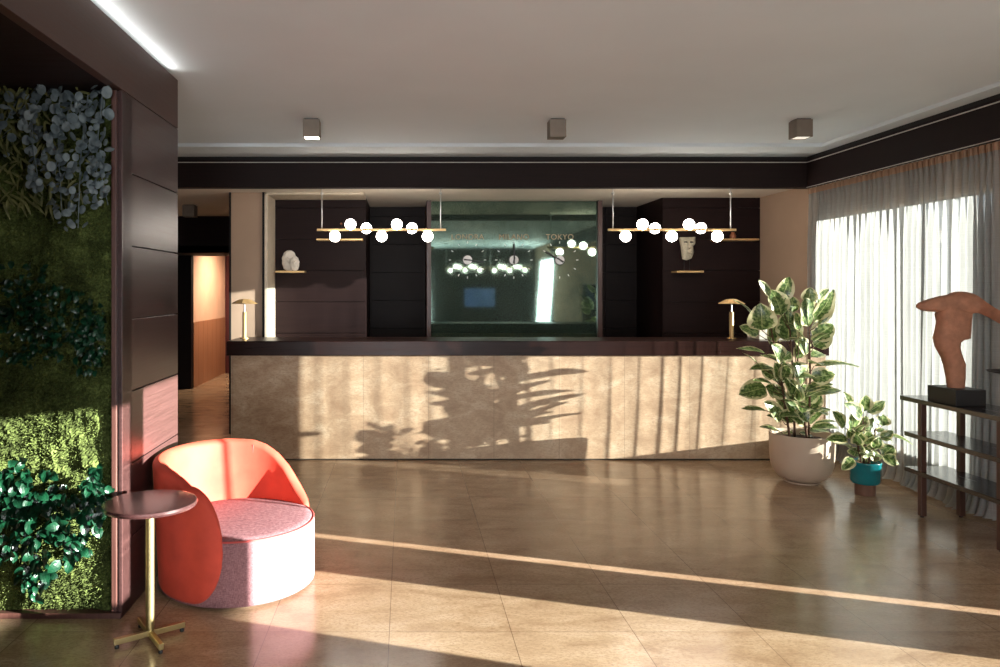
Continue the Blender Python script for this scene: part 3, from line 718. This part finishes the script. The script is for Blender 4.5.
small = zl([(192,124,145,60,26,'f'),(248,160,262,76,58,'f'),(240,188,150,118,62,'f'),(268,166,360,110,44,'f'),(150,242,88,160,52,'f'),
 (190,250,184,172,82,'f'),(208,252,272,190,42,'d'),(345,235,346,174,58,'f'),(292,290,298,195,70,'b'),(165,300,55,305,46,'d'),
 (182,334,100,330,36,'u'),(200,390,215,345,62,'d'),(196,402,138,462,44,'d'),(378,280,502,332,30,'u'),(345,385,405,340,62,'d'),
 (358,382,412,442,46,'f'),(236,452,262,400,52,'f'),(338,302,402,262,40,'f'),(340,392,432,432,34,'f'),(222,325,215,262,62,'f'),
 (180,300,175,245,44,'d'),(260,330,270,260,56,'f'),(300,350,330,290,56,'f'),(270,400,250,340,56,'f'),(310,420,300,360,50,'f'),(240,240,265,185,40,'d')], 815, 380, .195)
def pot_small(t_):
    MB().lathe([(0.070, 0.0), (0.074, 0.004), (0.074, 0.085), (0.06, 0.088)], 24).build('stand', 'brown_clay', t_, auto=40)
    MB().lathe([(0.085, 0.088), (0.102, 0.094), (0.112, 0.115), (0.114, 0.255), (0.119, 0.262), (0.112, 0.268), (0.104, 0.26), (0.102, 0.235)], 36).build('pot', 'teal_glaze', t_, smooth=True)
    MB().lathe([(0.102, 0.235), (0.05, 0.243), (0.001, 0.243)], 20).build('soil', 'soil', t_, smooth=True)
potted('potted_rubber_plant', 'small variegated rubber plant in teal pot on brown stand', PSm, 0.7, small, 8,
       [((-0.03, 0, .24), LP(852, 425, PSm)), ((0.03, 0.01, .24), LP(876, 425, PSm)), ((0.0, 0.02, .24), LP(864, 430, PSm))],
       pot_small, .24, 18, 1.0, (0.2, 0.8), (0.10, 0.17))

# ------------------------------------------------------------------ console table, sculpture, dish
ct = thing('console_table', 'dark wooden console table with three open shelves by the curtain', 'table', (3.90, 5.1, 0))
def slab(name, x0, x1, y0, y1, z1): MB().box(x0-3.90, x1-3.90, y0-5.1, y1-5.1, z1-0.032, z1).build(name, 'console_wood', ct, bevel=0.002)
slab('tabletop', 3.715, 4.05, 4.50, 5.67, 0.852); slab('shelf', 3.715, 4.03, 4.56, 5.62, 0.593); slab('shelf', 3.715, 4.03, 4.56, 5.62, 0.332)
for (x_, y_) in ((3.74, 5.46), (4.02, 5.46), (3.74, 4.73), (4.02, 4.73)):
    MB().box(x_-0.0195-3.90, x_+0.0195-3.90, y_-0.02-5.1, y_+0.02-5.1, 0.012, 0.82).build('leg', 'leg_wood', ct, bevel=0.002)
    MB().lathe([(0.012, 0), (0.014, 0.012)], 12, (x_-3.90, y_-5.1, 0)).build('foot', 'black_metal', ct)

sp = thing('torso_sculpture', 'brown clay torso sculpture with outstretched arms on black block', 'sculpture', (3.852, 5.28, 0.852))
MB().box(-0.102, 0.105, -0.14, 0.14, 0, 0.110).build('plinth', 'plinth_black', sp, bevel=0.003)
K = 0.0070; X0s, Y0s = 960.0, 385.0
def loft(m, secs, axis):
    nn = 20; vs = []; fs = []
    for sec in secs:
        cx, cy, hx, hy, p_ = sec[:5]; oy = sec[5] if len(sec) > 5 else 0.0
        for k in range(nn):
            th = 2*PI*k/nn; c_, s_ = math.cos(th), math.sin(th)
            u = math.copysign(abs(c_)**p_, c_); w = math.copysign(abs(s_)**p_, s_)
            if axis == 'z': vs.append((cx+hx*u, hy*w+oy, cy))
            else: vs.append((cx, hy*w+oy, cy+hx*u))
    for i in range(len(secs)-1):
        for k in range(nn):
            a = i*nn+k; b = i*nn+(k+1) % nn; fs.append((a, b, b+nn, a+nn))
    fs += [tuple(range(nn-1, -1, -1)), tuple((len(secs)-1)*nn+k for k in range(nn))]
    m.add(vs, fs)
m = MB()
tor = [(386, 953, 967, .046), (375, 951.5, 968, .048), (362, 949, 968, .055), (355, 947, 965, .06), (350, 944.5, 963, .064), (345, 941.5, 962, .066), (340, 940, 962.5, .066), (337.5, 939.5, 966, .066),
       (336, 939.5, 971.5, .062), (330, 941, 972.5, .058), (320, 943, 973, .058), (312, 941.5, 973.5, .06), (306, 944, 974, .056), (300, 948, 974, .05), (296, 952, 972, .035)]
loft(m, [(((a+b)/2-X0s)*K, (Y0s-y)*K+0.11, (b-a)/2*K, d_, 0.5 if y < 337 else 0.8) for (y, a, b, d_) in tor], 'z')
tor_o = m.build('torso', 'terracotta', sp, auto=48)
arm = [(916.5, 306, 1, .012), (919, 306, 3.5, .03), (926, 305.8, 6.0, .042), (936, 304.5, 7.6, .05), (944, 303.5, 8.6, .056), (949, 303, 8.4, .056), (953, 302.5, 10.6, .07), (960, 303, 12.0, .08), (967, 303.5, 11.6, .08), (973, 303.5, 9.6, .072),
       (980, 306, 7.0, .056), (990, 311.5, 5.6, .044), (1002, 318.5, 6.2, .04), (1014, 325, 6.0, .036), (1024, 331, 4.0, .02)]
m = MB(); secs = []
for (x_, y_, h_, d_) in arm:
    oy = -max(0, x_-970)*0.0075; Yq = 5.28+oy
    secs.append(((x_-405)*Yq/F-3.852, H-(y_-289)*Yq/F-0.852, h_*Yq/F, d_, 0.8, oy))
loft(m, secs, 'x')
arm_o = m.build('arms', 'terracotta', sp, auto=60)
for o_ in (arm_o,):
    md = o_.modifiers.new('subdivision', 'SUBSURF'); md.levels = 2; md.render_levels = 2
q = MB().lathe([(0.055, 0), (0.055, 0.008), (0.012, 0.02), (0.010, 0.225), (0.03, 0.235), (0.15, 0.262), (0.152, 0.267), (0.12, 0.262), (0.02, 0.243), (0.0005, 0.242)], 36)
o_ = q.build('stemmed_dish', 'black_metal', auto=40); o_.location = (3.93, 4.86, 0.852)
tag(o_, 'flat black dish on thin stem at right edge of console', 'dish')

# ------------------------------------------------------------------ armchair
def armchair():
    cx, cy, R = -0.942, 4.285, 0.426
    t_ = thing('tub_armchair', 'round tub armchair with orange velvet back and pale pink drum seat', 'armchair', (cx, cy, 0))
    prof = [(R-0.012, 0.012), (R, 0.02), (R, 0.10), (R, 0.20), (R, 0.33), (R-0.004, 0.346), (R-0.018, 0.356), (R-0.06, 0.361), (R*0.6, 0.368), (R*0.3, 0.371), (0.001, 0.372)]
    MB().lathe(prof, 72).build('seat', 'pink_linen', t_, smooth=True)
    MB().lathe([(R-0.05, 0.0), (R-0.05, 0.014)], 40).build('base_ring', 'black_metal', t_)
    pts = [((R-0.006)*math.cos(2*PI*k/72), (R-0.006)*math.sin(2*PI*k/72), 0.350) for k in range(73)]
    MB().tube(pts, 0.0055, 6, cap=False).build('piping', 'piping_red', t_, smooth=True)
    mid = math.radians(152); PM = 119.5
    hp = np.interp; ks = [95+24.5*math.sin(q) for q in np.linspace(0, PI/2, 16)]
    hx = [0, 40, 62, 78, 88]+ks; hz = [.725, .722, .714, .694, .668]+[.30+.335*math.sqrt(max(0, 1-((k-95)/24.5)**2)) for k in ks]
    lx = [0]+[97+22.5*math.sin(q) for q in np.linspace(0, PI/2, 16)]; lz = [.012]+[.298-.286*math.sqrt(max(0, 1-((k-97)/22.5)**2)) for k in lx[1:]]
    hx2 = [0, 40, 62, 72, 82, 92, 100, 107, 113, 117, 119.5]; hz2 = [.725, .722, .708, .682, .635, .565, .495, .44, .40, .37, .32]
    NA = 140; NC = 24; vs = []; fs = []
    for i in range(NA+1):
        tq = -1+2*i/NA; ps = PM*math.sin(tq*PI/2)*0.5+PM*tq*0.5; a_ = abs(ps); zh = float(hp(a_, hx, hz)) if ps > 0 else float(hp(a_, hx2, hz2)); zl_ = float(hp(a_, lx, lz))
        tt = 0.036*(1-max(0, (a_-100)/19.5)**3*0.75); hh = max(0.003, (zh-zl_)/2); tz = min(tt, hh)
        ang = mid+math.radians(ps)
        for k in range(NC):
            if k < NC//2: th = -PI/2+0+PI*(k/(NC//2-1)); th = PI*k/(NC//2-1); zc = zh-tz
            else: th = PI+PI*(k-NC//2)/(NC//2-1); zc = zl_+tz
            z = zc+tz*math.sin(th); rc_ = tt*math.cos(th)
            Rm = 0.388+0.040*min(1, max(0, z/0.30))**0.7+0.006*max(0, z-0.35)
            vs.append(((Rm+rc_)*math.cos(ang), (Rm+rc_)*math.sin(ang), z))
    for i in range(NA):
        for k in range(NC):
            a = i*NC+k; b = i*NC+(k+1) % NC; fs.append((a, b, b+NC, a+NC))
    fs += [tuple(range(NC)), tuple(NA*NC+k for k in range(NC))]
    bk = MB().add(vs, fs).build('backrest', 'velvet_orange', t_, smooth=True)
    for sa in (90,):
        a_ = math.radians(sa); pts = []
        for z in np.linspace(0.37, 0.685, 10):
            Rm = 0.428+0.006*max(0, z-0.35)-0.0355; pts.append((Rm*math.cos(a_), Rm*math.sin(a_), z))
        MB().tube(pts, 0.0025, 5).build('seam', 'piping_red', bk, smooth=True)
armchair()

# ------------------------------------------------------------------ side table
st = thing('side_table', 'small round dark wooden side table on brass pedestal by armchair', 'table', (-1.20, 3.555, 0), math.radians(35))
MB().lathe([(0.200, 0.626), (0.213, 0.630), (0.217, 0.640), (0.213, 0.650), (0.200, 0.652), (0.001, 0.652)], 56).build('tabletop', 'table_wood', st, auto=40)
MB().lathe([(0.06, 0.618), (0.06, 0.626)], 24).build('mounting_plate', 'black_metal', st)
MB().lathe([(0.020, 0.045), (0.020, 0.618)], 24).build('pole', 'pale_brass', st, auto=40)
for k, L in enumerate((0.165, 0.175, 0.165, 0.175)):
    o_ = MB().box(0.0, L, -0.011, 0.011, 0.018, 0.045).build('foot', 'pale_brass', st, bevel=0.002); o_.rotation_euler = (0, 0, k*PI/2)
    q = MB().lathe([(0.010, 0), (0.011, 0.006), (0.006, 0.018)], 12, (L-0.014, 0, 0)).build('leveller', 'black_metal', o_)

# ------------------------------------------------------------------ green wall
gw = thing('green_wall', 'planted moss wall with eucalyptus and dark leaves in brown frame', 'plant wall', (-1.48, 3.83, 0))
YG = 3.83
MB().box(0.008, 0.034, -0.048, 0.1, 0.03, 2.648).build('frame', 'frame_wood', gw, bevel=0.003)
MB().box(0.034, 0.044, -0.02, 0.1, 0.0, 2.648).build('frame_gap', 'black_gap', gw)
MB().box(0.044, 0.060, -0.04, 0.1, 0.0, 2.648).build('frame', 'pier_wood', gw, bevel=0.002)
MB().box(-3.0, 0.058, -0.055, 0.1, 0.0, 0.028).build('sill', 'frame_wood', gw, bevel=0.002)
MB().box(-3.0, 0.008, 0.04, 0.06, 0.03, 2.648).build('backing', 'black_gap', gw)
rs = np.random.RandomState(5)
def moss():
    def grid(x0, x1, st_):
        nx = int((x1-x0)/st_)+1; nz = int(2.60/st_)+1
        X, Z = np.meshgrid(np.linspace(x0, x1, nx), np.linspace(0.03, 2.645, nz))
        D = np.zeros(X.shape)
        for fr_, am in ((6, .018), (17, .014), (45, .010)):
            th = rs.rand(7)*2*PI; ph = rs.rand(7)*2*PI
            s_ = sum(np.sin(fr_*(np.cos(t0)*X+np.sin(t0)*Z)*(1+0.3*i)+p0) for i, (t0, p0) in enumerate(zip(th, ph)))/2.6
            D += am*s_
        D += rs.rand(*X.shape)*0.016
        X = X+(rs.rand(*X.shape)-.5)*st_*0.5*(np.arange(nx) > 0)*(np.arange(nx) < nx-1); 
        V = np.stack([X, -0.005-D*0.55, Z], -1).reshape(-1, 3); I = np.arange(nx*nz).reshape(nz, nx)
        Fq = np.stack([I[:-1, :-1], I[:-1, 1:], I[1:, 1:], I[1:, :-1]], -1).reshape(-1, 4)
        return V.tolist(), Fq.tolist()
    m = MB(); m.add(*grid(-0.78, 0.008, 0.008)); m.add(*grid(-3.0, -0.78, 0.03))
    o = m.build('moss', 'moss', gw); o['kind'] = 'stuff'
    # tufts: tiny blades
    n_ = 26000; x = 0.006-rs.rand(n_)*0.79; z = 0.035+rs.rand(n_)*2.6; y = -0.005-rs.rand(n_)*0.02
    d = np.stack([(rs.rand(n_)-.5)*0.9, -0.3-rs.rand(n_)*0.7, (rs.rand(n_)-.3)*1.0], -1); d /= np.linalg.norm(d, axis=1)[:, None]
    L = 0.010+rs.rand(n_)*0.014; s = np.stack([rs.rand(n_)-.5, rs.rand(n_)-.5, rs.rand(n_)-.5], -1); s /= np.linalg.norm(s, axis=1)[:, None]
    p = np.stack([x, y, z], -1); w = 0.0032
    V = np.stack([p-s*w, p+s*w, p+d*L[:, None]], 1); V[:, :, 0] = np.minimum(V[:, :, 0], 0.008)
    V = V.reshape(-1, 3); Fq = np.arange(3*n_).reshape(-1, 3)
    t_ = MB().add(V.tolist(), Fq.tolist()).build('moss_tufts', 'moss', gw); t_['kind'] = 'stuff'
moss()
rng = random.Random(11)
def G(px, py, dy=0.0):      # picture point -> local point on the green wall
    q = P(px, py, YG-0.03-dy); return Vector((q.x+1.48, q.y-YG, q.z))
# eucalyptus: hanging sprays of round leaves
m = MB()
sprays = [((60, 88), (62, 215), 30), ((32, 110), (40, 190), 24), ((88, 95), (78, 228), 34), ((103, 88), (96, 205), 30), ((72, 100), (55, 175), 22), ((100, 150), (108, 205), 14), ((45, 90), (28, 130), 14), ((20, 95), (-12, 170), 16)]
def round_leaf(m, c, r, nv):
    nv = nv.normalized(); a = nv.orthogonal().normalized(); b = nv.cross(a); vs = [c+nv*r*0.18]
    for k in range(10): th = 2*PI*k/10; vs.append(c+(a*math.cos(th)+b*math.sin(th))*r*(1+0.1*math.sin(2*th)))
    m.add(vs, [(0, 1+k, 1+(k+1) % 10) for k in range(10)])
for (a0, b0, nn) in sprays:
    p0 = G(*a0, 0.03); p1 = G(*b0, 0.10); m.tube([p0, (p0+p1)/2+Vector((0, -0.03, 0)), p1], [0.004, 0.003, 0.002], 5)
    for k in range(nn*2):
        q = k/(nn*2-1); c_ = p0.lerp(p1, q)+Vector((rng.gauss(0, .032), rng.uniform(-.07, .02), rng.uniform(-.02, .02)))
        c_.x = min(c_.x, 0.01)
        round_leaf(m, c_, rng.uniform(0.012, 0.032)*(1-0.3*q), Vector((rng.uniform(-1.3, 1.3), -1, rng.uniform(-.8, 1.6))))
m.build('eucalyptus_foliage', 'eucalyptus_leaf', gw, smooth=False)['kind'] = 'stuff'
# willow: thin drooping leaves, upper left
m = MB()
for k in range(420):
    px = rng.uniform(-70, 78); py = rng.uniform(80, 205); 
    if px > 30 and py < 150 and rng.random() < 0.6: continue
    b = G(px, py, rng.uniform(0.0, 0.07)); L = rng.uniform(0.05, 0.12); a_ = rng.gauss(-1.2, 0.6)
    tt = b+Vector((math.cos(a_)*L, -rng.uniform(0, 0.03), math.sin(a_)*L)); tt.x = min(tt.x, -0.035)
    leaf(m, b, tt, 0.010, (rng.uniform(-.4, .4), -1, 0.3), curl=0.1, nl=5)
m.build('willow_foliage', 'willow_leaf', gw)['kind'] = 'stuff'
# glossy dark leaves: a band at eye height and a drift low down
m = MB()
def cluster(poly, nn, sz, wf_=0.5):
    for k in range(nn):
        (x_, y_, rx_, ry_) = rng.choice(poly)
        a_ = rng.uniform(0, 2*PI); r_ = math.sqrt(rng.random()); px = x_+rx_*r_*math.cos(a_); py = y_+ry_*r_*math.sin(a_)
        b = G(px, py, rng.uniform(0.01, 0.15)); L = rng.uniform(*sz); an = rng.gauss(-1.4, 0.8)
        tt = b+Vector((math.cos(an)*L, -rng.uniform(0, 0.04), math.sin(an)*L)); b.x = min(b.x, 0.0); tt.x = min(tt.x, 0.01)
        leaf(m, b, tt, L*wf_, (rng.uniform(-.8, .8), -1, rng.uniform(-.2, .8)), curl=0.12, nl=6)
cluster([(15, 290, 40, 30), (20, 335, 45, 30), (60, 320, 40, 35), (90, 335, 20, 38), (-60, 310, 50, 40)], 620, (0.022, 0.045))
cluster([(10, 485, 22, 28), (30, 490, 28, 30), (45, 520, 35, 30), (75, 510, 30, 26), (100, 492, 14, 30), (5, 530, 30, 30), (60, 545, 30, 22), (35, 575, 14, 20), (-50, 520, 50, 50)], 430, (0.03, 0.07), 0.55)
m.build('ivy_foliage', 'deep_leaf', gw)['kind'] = 'stuff'

# ------------------------------------------------------------------ things seen only in the mirror
bs = thing('wall_screen', 'blue glowing screen on rear wall seen in mirror', 'screen', (2.45, -6.04, 1.35))
MB().box(-0.52, 0.52, 0, 0.03, -0.30, 0.34).build('housing', 'black_metal', bs)
MB().box(-0.50, 0.50, 0.03, 0.034, -0.28, 0.32).build('display', 'screen_blue', bs)
